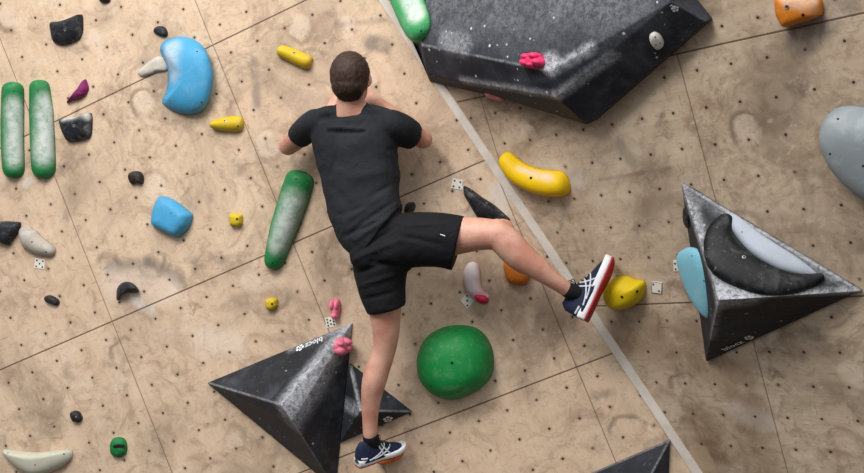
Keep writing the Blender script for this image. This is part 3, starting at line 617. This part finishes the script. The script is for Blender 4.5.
#BODY
# ------------------------------------------------------------ the climber
def J(px, py, h): return LW.P(px, py, h)
def mpp(p): return (p-CAM).length/F
def ring(c, X, Y, rx, ry, n, sq=1.0):
    out = []
    for i in range(n):
        a = 2*math.pi*i/n; ca, sa = math.cos(a), math.sin(a)
        out.append(c + X*(rx*math.copysign(abs(ca)**sq, ca)) + Y*(ry*math.copysign(abs(sa)**sq, sa)))
    return out
class Soup:
    def __init__(s): s.V = []; s.F = []
    def tube(s, st, n=20, dep=None, sq=1.0, caps=(True, True), sub=3):
        """st: (picture x, y, height off the wall, half width in picture points, half depth in m)"""
        P = [J(a[0], a[1], a[2]) for a in st]; s.tube3(P, [a[3]*mpp(p) for a, p in zip(st, P)], [a[4] for a in st], n, dep, sq, caps, sub)
    def tube3(s, P, W, D, n=16, dep=None, sq=1.0, caps=(True, True), sub=3):
        dep = dep or LW.z
        def cat(A, t):
            m = len(A)-1; k = min(int(t*m), m-1); u = t*m-k
            a = A[max(k-1, 0)]; b = A[k]; c = A[k+1]; d = A[min(k+2, m)]
            return 0.5*((b*2)+(c-a)*u+(a*2-b*5+c*4-d)*(u*u)+(b*3-a-c*3+d)*(u**3))
        m = (len(P)-1)*sub; R = []
        pts = [cat(P, i/m) for i in range(m+1)]; ws = [cat(W, i/m) for i in range(m+1)]; ds = [cat(D, i/m) for i in range(m+1)]
        ctr = []
        for i, p in enumerate(pts):
            T = (pts[min(i+1, m)]-pts[max(i-1, 0)]).normalized(); Y = dep-T*dep.dot(T)
            if Y.length < .1: Y = Vector((0, 0, 1))-T*T.z
            Y.normalize(); X = T.cross(Y)
            ctr.append((p, T, X, Y, ws[i], ds[i]))
        p, T, X, Y, a, b = ctr[0]
        if caps[0]:
            for k in (.35, .7, .93): R.insert(0, ring(p-T*(min(a, b)*k), X, Y, a*math.sqrt(1-k*k), b*math.sqrt(1-k*k), n, sq))
        for p, T, X, Y, a, b in ctr: R.append(ring(p, X, Y, a, b, n, sq))
        if caps[1]:
            for k in (.35, .7, .93): R.append(ring(p+T*(min(a, b)*k), X, Y, a*math.sqrt(1-k*k), b*math.sqrt(1-k*k), n, sq))
        b0 = len(s.V)
        for r in R: s.V += r
        for k in range(len(R)-1):
            for i in range(n):
                j = (i+1) % n; s.F.append((b0+k*n+i, b0+k*n+j, b0+(k+1)*n+j, b0+(k+1)*n+i))
        s.F.append(tuple(b0+i for i in range(n))[::-1]); s.F.append(tuple(b0+(len(R)-1)*n+i for i in range(n)))
    def blob(s, c, X, Y, Z, rx, ry, rz, n=16, m=10):
        b0 = len(s.V); 
        for k in range(1, m):
            a = math.pi*k/m
            for i in range(n):
                t = 2*math.pi*i/n; s.V.append(c+X*(rx*math.sin(a)*math.cos(t))+Y*(ry*math.sin(a)*math.sin(t))+Z*(rz*math.cos(a)))
        for k in range(m-2):
            for i in range(n):
                j = (i+1) % n; s.F.append((b0+k*n+i, b0+k*n+j, b0+(k+1)*n+j, b0+(k+1)*n+i))
        s.F.append(tuple(b0+i for i in range(n))); s.F.append(tuple(b0+(m-2)*n+i for i in range(n))[::-1])
    def build(s, name, mat, parent, voxel=0.007, smooth=6, fn=None, org=None):
        org = org or WM[parent.name].translation
        me = mesh(name, [v-org for v in s.V], s.F, mat)
        bm = bmesh.new(); bm.from_mesh(me)
        t = bpy.data.objects.new('tmp', me); C.objects.link(t)
        r = t.modifiers.new('r', 'REMESH'); r.mode = 'VOXEL'; r.voxel_size = voxel; r.use_smooth_shade = True
        if smooth: q = t.modifiers.new('s', 'SMOOTH'); q.factor = .5; q.iterations = smooth
        bpy.context.view_layer.update()
        m2 = bpy.data.meshes.new_from_object(t.evaluated_get(bpy.context.evaluated_depsgraph_get()))
        bpy.data.objects.remove(t); bm.free()
        m2.name = name; m2.materials.clear(); m2.materials.append(mat)
        if fn:
            nr = [v.normal.copy() for v in m2.vertices]
            for v, nn in zip(m2.vertices, nr): v.co = fn(v.co+org, nn)-org
        for p in m2.polygons: p.use_smooth = True
        return link(name, m2, Matrix.Translation(org), parent)

def skin_mat():
    n = NT('skin'); f = n.noise(14, 4); fi = n.noise(120, 3)
    c = n.mix(n.ramp(f, .35, .7), rgb(206, 158, 138), rgb(188, 132, 112)); c = n.mix(n.ramp(fi, .55, .75, 0, .3), c, rgb(160, 108, 90))
    n.bump(fi, .15, .002); n.bsdf.inputs['Subsurface Weight'].default_value = .06
    return n.done(c, .5, .4)
def cloth_mat(name, col, col2, sc=16, b=.5):
    n = NT(name); f = n.noise(5, 4, .6, None, .6); wv = n.noise(sc, 5, .6, None, 1.5)
    c = n.mix(n.ramp(f, .35, .7), col, col2); n.bump(n.m_('ADD', wv, n.m_('MULTIPLY', n.noise(300, 2), .08)), b, .02)
    return n.done(c, .85, .2)
SKIN = skin_mat()
org = J(380, 466, 0.0)
person = bpy.data.objects.new('person', None); C.objects.link(person); person.location = org; WM['person'] = Matrix.Translation(org)
tag(person, 'person climbing seen from behind in black t-shirt and shorts, right leg stretched out', 'person')
# joints
HD = J(350.5, 77, .31)
UP = (J(350, 52, .33)-J(352, 100, .30)).normalized(); BK = (LW.z*0.97-UP*LW.z.dot(UP)).normalized(); SD = UP.cross(BK).normalized()   # BK points to the camera
k = mpp(HD)
B = Soup()
# head: skull, jaw, neck, nose, ears (face turned to the wall)
B.blob(HD+UP*.002, SD, BK, UP, .077, .096, .096, 24, 16)
B.blob(HD-UP*.055-BK*.040, SD, BK, UP, .058, .060, .062, 18, 12)
B.tube3([HD-UP*.085-BK*.075, HD-UP*.10-BK*.085], [.026, .022], [.022, .016], 12)          # chin
B.tube3([HD+UP*.012-BK*.092, HD-UP*.012-BK*.112, HD-UP*.026-BK*.104], [.009, .013, .016], [.012, .014, .010], 10)   # nose
B.blob(HD-UP*.055-BK*.100, SD, BK, UP, .024, .010, .010, 12, 8)                                # lips
for s_ in (-1, 1):
    B.blob(HD+UP*.022-BK*.090+SD*(.032*s_), SD, BK, UP, .024, .012, .008, 12, 8)               # brows
    B.blob(HD-UP*.020-BK*.078+SD*(.040*s_), SD, BK, UP, .022, .018, .02, 12, 8)                # cheekbones
    ex = SD*s_; B.blob(HD-UP*.012+BK*.002+ex*.0745, (ex*.75+BK*.65).normalized(), (BK*.75-ex*.65).normalized(), UP, .009, .020, .031, 14, 10)
B.tube([(350, 86, .30, 13.5, .060), (350.5, 97, .29, 13.4, .060), (351.5, 106, .28, 16, .062), (353, 116, .27, 24, .06)], 20)
# torso
B.tube([(352, 120, .26, 36, .060), (354, 140, .26, 36, .082), (360, 175, .26, 34, .09), (368, 210, .27, 31, .085), (374, 235, .28, 29, .095), (382, 250, .28, 27, .095)], 24, sq=.9)
# arms: upper arms and forearms
SHL, SHR = J(312, 122, .26), J(394, 122, .26)
def arm(sh, el, wr, t1, t2):
    B.tube3([sh, sh.lerp(el, .35), sh.lerp(el, .75), el], [.048, .046, .043, .041], [.05, .048, .044, .042], 16)
    B.tube3([el, el.lerp(wr, .25), el.lerp(wr, .65), wr], [.041, .045, .036, .027], [.042, .044, .034, .022], 16)
ELL, WRL = J(288, 146, .12), J(330, 114, .095)
ELR, WRR = J(423, 139, .115), J(375, 101, .095)
arm(SHL, ELL, WRL, 0, 0); arm(SHR, ELR, WRR, 0, 0)
def hand(wr, el, inward, s_):
    """palm against the wall, four bent fingers and a thumb; fingertips on the plywood"""
    d = (wr-el).normalized(); d = (d-LW.z*d.dot(LW.z)).normalized(); d = (d*.15+inward).normalized(); d = (d-LW.z*d.dot(LW.z)).normalized(); N = LW.z; X = d.cross(N)*s_
    pm = wr+d*.055-N*.02
    B.tube3([wr, wr+d*.03-N*.008, wr+d*.085-N*.020], [.026, .036, .041], [.019, .018, .014], 14, dep=N)
    for i, (ln, off) in enumerate(((.072, .031), (.082, .011), (.076, -.010), (.060, -.030))):
        a = wr+d*.078-N*.020+X*off; fd = (d+X*(off*2.2)).normalized()
        b = a+fd*ln*.45-N*.008; c = b+fd*ln*.30-N*.020; e = c+fd*ln*.14-N*.016
        hh = (e-LW.o).dot(N); e = e-N*(hh-.010)
        B.tube3([a, b, c, e], [.0092, .0088, .008, .0066], [.0088, .0084, .0078, .0062], 10, dep=N)
    a = wr+d*.030-N*.012+X*.026; B.tube3([a, a+X*.028+d*.022-N*.012, a+X*.038+d*.050-N*.026], [.013, .0105, .008], [.012, .010, .0075], 10, dep=N)
hand(WRL, ELL, (SD*.5+UP*.9), 1); hand(WRR, ELR, (UP*.35-SD*1.0), -1)
# legs
B.tube([(382, 252, .28, 20, .095), (383, 285, .28, 20, .09), (385, 312, .27, 16, .076), (386, 335, .26, 13, .062), (383.5, 352, .25, 11.6, .056), (378, 368, .25, 12.2, .056), (374, 382, .25, 12.1, .056), (371, 400, .24, 9.8, .046), (370, 420, .23, 7.7, .036), (370.5, 437, .218, 7.0, .034), (373, 445, .19, 5, .026)], 22)
B.tube([(392, 242, .28, 21, .09), (425, 241, .30, 22, .088), (456, 236, .30, 19, .074), (480, 234, .315, 16.5, .064), (497, 235, .325, 15, .060)], 22)
B.tube([(497, 233, .325, 14.5, .058), (507, 243, .325, 15.5, .060), (520, 256, .315, 15.2, .058), (537, 268, .30, 12, .048), (555, 281, .275, 8.6, .037), (568, 290, .25, 7.4, .033), (580, 294, .225, 5.5, .026)], 22)
B.blob(J(502, 231, .29), LW.x, LW.y, LW.z, .052, .050, .052)
body = B.build('body', SKIN, person, .0055, 3)
# hair
n = NT('brown_hair'); mp = n.n.new('ShaderNodeMapping'); n.put(mp.inputs[0], n.co); mp.inputs['Scale'].default_value = (160, 160, 40)
nf = n.noise(1, 4, .6, mp.outputs[0], .5); n.bump(nf, .6, .004)
HAIR = n.done(n.mix(n.ramp(nf, .3, .7), rgb(64, 42, 32), rgb(34, 22, 18)), .6, .35)
Hs = Soup()
Hs.blob(HD+UP*.008+BK*.006, SD, BK, UP, .0825, .096, .098, 26, 18)
Hs.blob(HD-UP*.030+BK*.035, SD, BK, UP, .072, .068, .060, 22, 14)
Hs.blob(HD-UP*.055+BK*.030, SD, BK, UP, .060, .050, .046, 22, 14)
def hairfn(p, nn):
    q = p-HD; y = q.dot(BK)
    if y < -.055 and q.dot(UP) < .065: p = p+BK*min(.05, -.055-y)*.9   # clear of the face
    return p+nn*(.0025*noise.noise(p*70))
Hs.build('hair', HAIR, person, .006, 3, hairfn)
# eyes
for s_ in (-1, 1):
    V = Soup(); V.blob(HD+UP*.004-BK*.092+SD*(.031*s_), SD, BK, UP, .011, .008, .006, 10, 8)
    link('eye', mesh('eye', [v-org for v in V.V], V.F, plain('eye_white', rgb(220, 215, 210), .3)), Matrix.Translation(org), person)
# wrinkles: real folds pushed into the cloth along these lines
def folds(lines, amp_n=.006, sc=16):
    L = [(J(a, b, h), J(c, d, h), w_, am) for a, b, c, d, h, w_, am in lines]
    def fn(p, nn):
        dsp = 0
        for a, b, w_, am in L:
            # compare on the plane parallel to the wall
            ab = b-a; q = p-a; q = q-LW.z*q.dot(LW.z); ab = ab-LW.z*ab.dot(LW.z)
            t = max(0, min(1, q.dot(ab)/ab.length_squared)); dd = (q-ab*t).length
            if nn.dot(LW.z) > 0: dsp += am*math.exp(-(dd/w_)**2)*nn.dot(LW.z)*(0.4+.6*math.sin(math.pi*(.1+.8*t)))
        q = Vector((LW.I @ p)); 
        dsp += amp_n*noise.noise(Vector((q.x*sc*.5+q.y*4, q.y*sc, q.z*sc*.5)))
        return p+nn*dsp
    return fn
T = Soup()
T.tube([(351, 112, .265, 20, .060), (352, 119, .26, 38, .082), (353, 132, .262, 43, .10), (356, 150, .265, 42, .112), (360, 172, .265, 40.5, .115), (362.5, 195, .27, 38, .113), (366.5, 213, .28, 37, .118), (373, 227, .285, 36.5, .124), (382, 235, .285, 34, .124)], 28, sq=.88, caps=(True, False))
T.tube([(318, 118, .26, 9, .045), (332, 112.5, .27, 8, .05), (352, 118, .27, 9, .05), (373, 112, .27, 8, .05), (388, 118, .26, 9, .045)], 16)
def sleeve(sh, el, f, r0, r1):
    e = sh.lerp(el, f); T.tube3([sh+(sh-el)*.08, sh.lerp(e, .3), sh.lerp(e, .75), e], [r0*.95, r0, (r0+r1)/2, r1], [r0*.95, r0, (r0+r1)/2, r1*.95], 20, caps=(True, False))
sleeve(J(313, 124, .26), J(288, 146, .12), .57, .060, .053)
sleeve(J(393, 126, .26), J(423, 141, .115), .67, .068, .059)
SH = cloth_mat('black_jersey', rgb(38, 40, 44), rgb(28, 30, 34), 14, .35)
T.build('t_shirt', SH, person, .0065, 5, folds([
    (326, 131, 364, 132, .37, .006, -.016), (328, 127, 362, 128, .37, .008, .008), (330, 160, 352, 168, .37, .02, -.004), (352, 232, 400, 196, .38, .009, -.009), (346, 222, 396, 186, .38, .012, .006),
    (356, 240, 405, 206, .39, .010, .008), (338, 215, 372, 205, .38, .012, -.007), (345, 236, 380, 222, .38, .010, -.010), (334, 190, 350, 205, .38, .02, -.006), (385, 170, 396, 200, .38, .012, -.006), (372, 196, 398, 178, .38, .009, -.006), (338, 150, 330, 175, .37, .012, -.006), (350, 178, 385, 172, .38, .02, .004), (386, 150, 398, 148, .37, .008, -.008), (342, 120, 350, 128, .37, .008, -.006), (362, 120, 355, 128, .37, .008, -.006)]))
def hem(pts, name, r, parent):
    pass
Q = Soup()
Q.tube([(374, 224, .28, 30, .112), (377, 234, .28, 32, .120), (379, 248, .28, 30, .124), (380, 258, .28, 28, .112)], 26, caps=(True, True), sq=.9)
Q.tube([(380, 250, .28, 27, .122), (380, 268, .28, 27, .120), (382, 288, .28, 24, .110), (387, 309.5, .275, 19.5, .098)], 24, caps=(True, False))
Q.tube([(388, 244, .28, 28, .116), (412, 240, .29, 28, .114), (435, 240, .305, 27.8, .106), (448, 241.5, .305, 28, .104), (458.5, 243.8, .302, 28.3, .100)], 24, caps=(True, False))
Q.blob(J(400, 262, .28), LW.x, LW.y, LW.z, .06, .05, .10); Q.blob(J(368, 256, .33), LW.x, LW.y, LW.z, .072, .085, .085); Q.blob(J(392, 250, .335), LW.x, LW.y, LW.z, .078, .075, .085)
SO = cloth_mat('black_shorts_fabric', rgb(25, 25, 28), rgb(18, 18, 21), 12, .5)
sho = Q.build('shorts', SO, person, .0065, 4, folds([
    (350, 262, 400, 240, .40, .010, .008), (352, 275, 390, 262, .39, .009, -.009), (356, 288, 402, 272, .39, .010, .008), (362, 300, 395, 292, .38, .009, -.007), (405, 226, 450, 224, .40, .008, .006), (372, 262, 404, 268, .40, .008, -.012),
    (400, 236, 440, 244, .41, .010, -.007), (358, 252, 396, 226, .4, .009, -.009)], .004, 14))
fr = surf_frame(sho, 443, 235); V = []; Fc = []
for i, (a, b) in enumerate(((-.012, .001), (-.006, -.0012), (.002, .0012), (.012, -.001))): pass
link('print', mesh('print', [Vector((-.011, .0035, .002)), Vector((-.002, .0015, .002)), Vector((.009, -.003, .002)), Vector((.009, -.006, .002)), Vector((-.002, -.0015, .002)), Vector((-.011, .001, .002))], [(0, 1, 4, 5), (1, 2, 3, 4)], WHITE_INK, False), fr.M, sho)['label'] = 'small white print on the shorts'

# shoes
NAVY = plain('navy_mesh', rgb(26, 34, 62), .75, .3, 0, .5, 220, .4)
MID = plain('white_foam', rgb(222, 224, 228), .55, .4, var=.08)
RED = plain('red_rubber', rgb(178, 38, 48), .55, .4, var=.25)
SILV = plain('silver_trim', rgb(200, 204, 212), .45, .5, var=.05)
LACE = plain('dark_lace', rgb(20, 22, 30), .8, .2)
def shoe(heel, toe, up, label, lat):
    """heel and toe: points under the sole; up: from the sole to the ankle; lat: side carrying the marks that faces out"""
    X = (toe-heel).normalized(); Z = (up-X*up.dot(X)).normalized(); Y = Z.cross(X); L = (toe-heel).length
    M = Matrix((X, Y, Z)).transposed().to_4x4(); M.translation = heel; sc = L/.30
    prof = [(0, .030, .0), (.02, .036, .0), (.08, .036, .0), (.13, .034, .002), (.19, .044, .0), (.24, .045, .001), (.28, .034, .006), (.30, .012, .014)]
    def lin(t, k):
        for a, b in zip(prof, prof[1:]):
            if t <= b[0]+1e-9: u = (t-a[0])/(b[0]-a[0]); return a[k]+(b[k]-a[k])*u
        return prof[-1][k]
    def slab(name, z0, z1, grow, mat, parent):
        n = 40; V = []; Fc = []; out = []
        ts = [.30*(.5-.5*math.cos(math.pi*i/20)) for i in range(21)]
        for t in ts: out.append((t, lin(t, 1)+grow if 0 < t < .30 else (lin(t, 1)+grow)*.6, lin(t, 2)))
        lp = [(t, w_, z) for t, w_, z in out]+[(t, -w_, z) for t, w_, z in out[::-1]]
        for g, z in ((-.004, z0), (0, z0+.003), (0, z1-.003), (-.003, z1)):
            for t, w_, lz in lp: V.append(Vector((t*1.0, w_+(g if w_ > 0 else -g), z+lz+(.006 if t < .05 and z > .02 else 0)))*sc)
        m = len(lp)
        for k in range(3):
            for i in range(m): j = (i+1) % m; Fc.append((k*m+i, k*m+j, (k+1)*m+j, (k+1)*m+i))
        Fc.append(tuple(range(m))); Fc.append(tuple(range(3*m, 4*m)))
        return link(name, mesh(name, V, Fc, mat), M, parent)
    root = link('running_shoe', None, M, person); root['label'] = label
    slab('outsole', 0, .009, .000, RED, root); slab('midsole', .008, .038, .002, MID, root)
    sec = [(.000, .020, .055), (.006, .032, .110), (.030, .039, .136), (.065, .041, .132), (.095, .040, .134), (.12, .039, .122), (.155, .040, .094), (.195, .043, .078), (.235, .042, .066), (.265, .035, .055), (.287, .022, .040), (.296, .010, .033)]
    V = []; Fc = []; n = 20
    for x, w_, t in sec:
        for i in range(n):
            a = 2*math.pi*i/n; ca, sa = math.cos(a), math.sin(a); zc = .028; hh = t-zc
            tp = 1-.28*max(0, sa)*(1 if x < .2 else .6)
            V.append(Vector((x, w_*tp*math.copysign(abs(ca)**.75, ca), zc+hh*sa if sa > 0 else zc+.01*sa))*sc)
    for k in range(len(sec)-1):
        for i in range(n): j = (i+1) % n; Fc.append((k*n+i, k*n+j, (k+1)*n+j, (k+1)*n+i))
    Fc.append(tuple(range(n))); Fc.append(tuple(range((len(sec)-1)*n, len(sec)*n)))
    upr = link('upper', mesh('upper', V, Fc, NAVY), M, root); bvh(upr)
    def on(x, z):   # a point on the outer side of the upper
        o = M @ (Vector((x, lat*.12, z))*sc); p, nn, i, _ = BV[upr.name].ray_cast(o, Y*(-lat))
        if p is None: p, nn, i, _ = BV[upr.name].find_nearest(o)
        return p, (nn if nn.dot(Y*lat) > 0 else -nn)
    def ribbon(name, pts, wd, mat, up_=.0025):
        V = []; Fc = []
        P = [on(x, z) for x, z in pts]; m = len(P)
        for i, (p, nn) in enumerate(P):
            T_ = (P[min(i+1, m-1)][0]-P[max(i-1, 0)][0]).normalized(); s2 = nn.cross(T_).normalized()
            for a, b in ((-wd, -.001), (-wd*.8, up_), (wd*.8, up_), (wd, -.001)): V.append(p+s2*a+nn*b)
        for i in range(m-1):
            for k in range(3): Fc.append((i*4+k, i*4+k+1, i*4+5+k, i*4+4+k))
        Mi = M.inverted(); link(name, mesh(name, [Mi @ v for v in V], Fc, mat), M, upr)
    q = lambda a, b, c: [((1-t)**2*a[0]+2*t*(1-t)*b[0]+t*t*c[0], (1-t)**2*a[1]+2*t*(1-t)*b[1]+t*t*c[1]) for t in [i/10 for i in range(11)]]
    ribbon('stripe', q((.055, .036), (.13, .045), (.165, .088)), .0032, SILV)
    ribbon('stripe', q((.085, .036), (.16, .042), (.195, .074)), .0032, SILV)
    ribbon('stripe', q((.150, .036), (.135, .060), (.120, .105)), .0032, SILV)
    ribbon('stripe', q((.185, .036), (.165, .055), (.140, .098)), .0032, SILV)
    ribbon('heel_trim', q((.010, .055), (.025, .052), (.045, .050)), .004, SILV)
    # collar opening and sock
    def tb(name, P, r, mat, parent, n=8):
        s_ = Soup(); s_.tube3([M @ (Vector(p)*sc) for p in P], [r*sc]*len(P), [r*sc]*len(P), n, dep=Z*.6+Y*.8)
        Mi = M.inverted(); return link(name, mesh(name, [Mi @ v for v in s_.V], s_.F, mat), M, parent)
    for i in range(5):
        x = .118+i*.017; z = .116-i*.0085
        tb('lace', [(x, -.026, z-.010), (x+.004, 0, z+.004), (x, .026, z-.010)], .0024, LACE, root)
    tb('lace', [(.112, .004, .118), (.104, .02*lat, .142), (.130, .035*lat, .138), (.128, .018*lat, .112)], .0020, LACE, root)
    tb('lace', [(.112, .0, .118), (.125, -.02*lat, .144), (.145, .01*lat, .136), (.128, .0, .112)], .0020, LACE, root)
    return root
def P3(px, py, h): return J(px, py, h)
# standing shoe: heel out from the wall, toe on the foothold
h_, t2_ = J(357, 467, .24), J(405, 450, .07)
shoe(h_, t2_, J(376, 430, .21)-J(381, 458, .16), 'left running shoe, navy with white sole, toe on foothold', -1)
h_, t2_ = J(587, 322, .26), J(617, 259, .20)
shoe(h_, t2_, (J(574, 286, .27)-J(602, 291, .23))*1.0+LW.z*(-.062), 'right running shoe, navy with white midsole and red outsole', -1)
SK = cloth_mat('black_sock_knit', rgb(30, 30, 32), rgb(20, 20, 22), 60, .5)
K_ = Soup(); K_.tube([(370.5, 436.5, .218, 7.9, .037), (372, 441, .205, 7.8, .035), (374, 447, .185, 6.5, .030)], 18); K_.build('sock', SK, person, .005, 2)
K_ = Soup(); K_.tube([(568, 290, .25, 8.2, .037), (575, 292.5, .235, 8, .035), (583, 295, .22, 7, .030)], 18); K_.build('sock', SK, person, .005, 2)
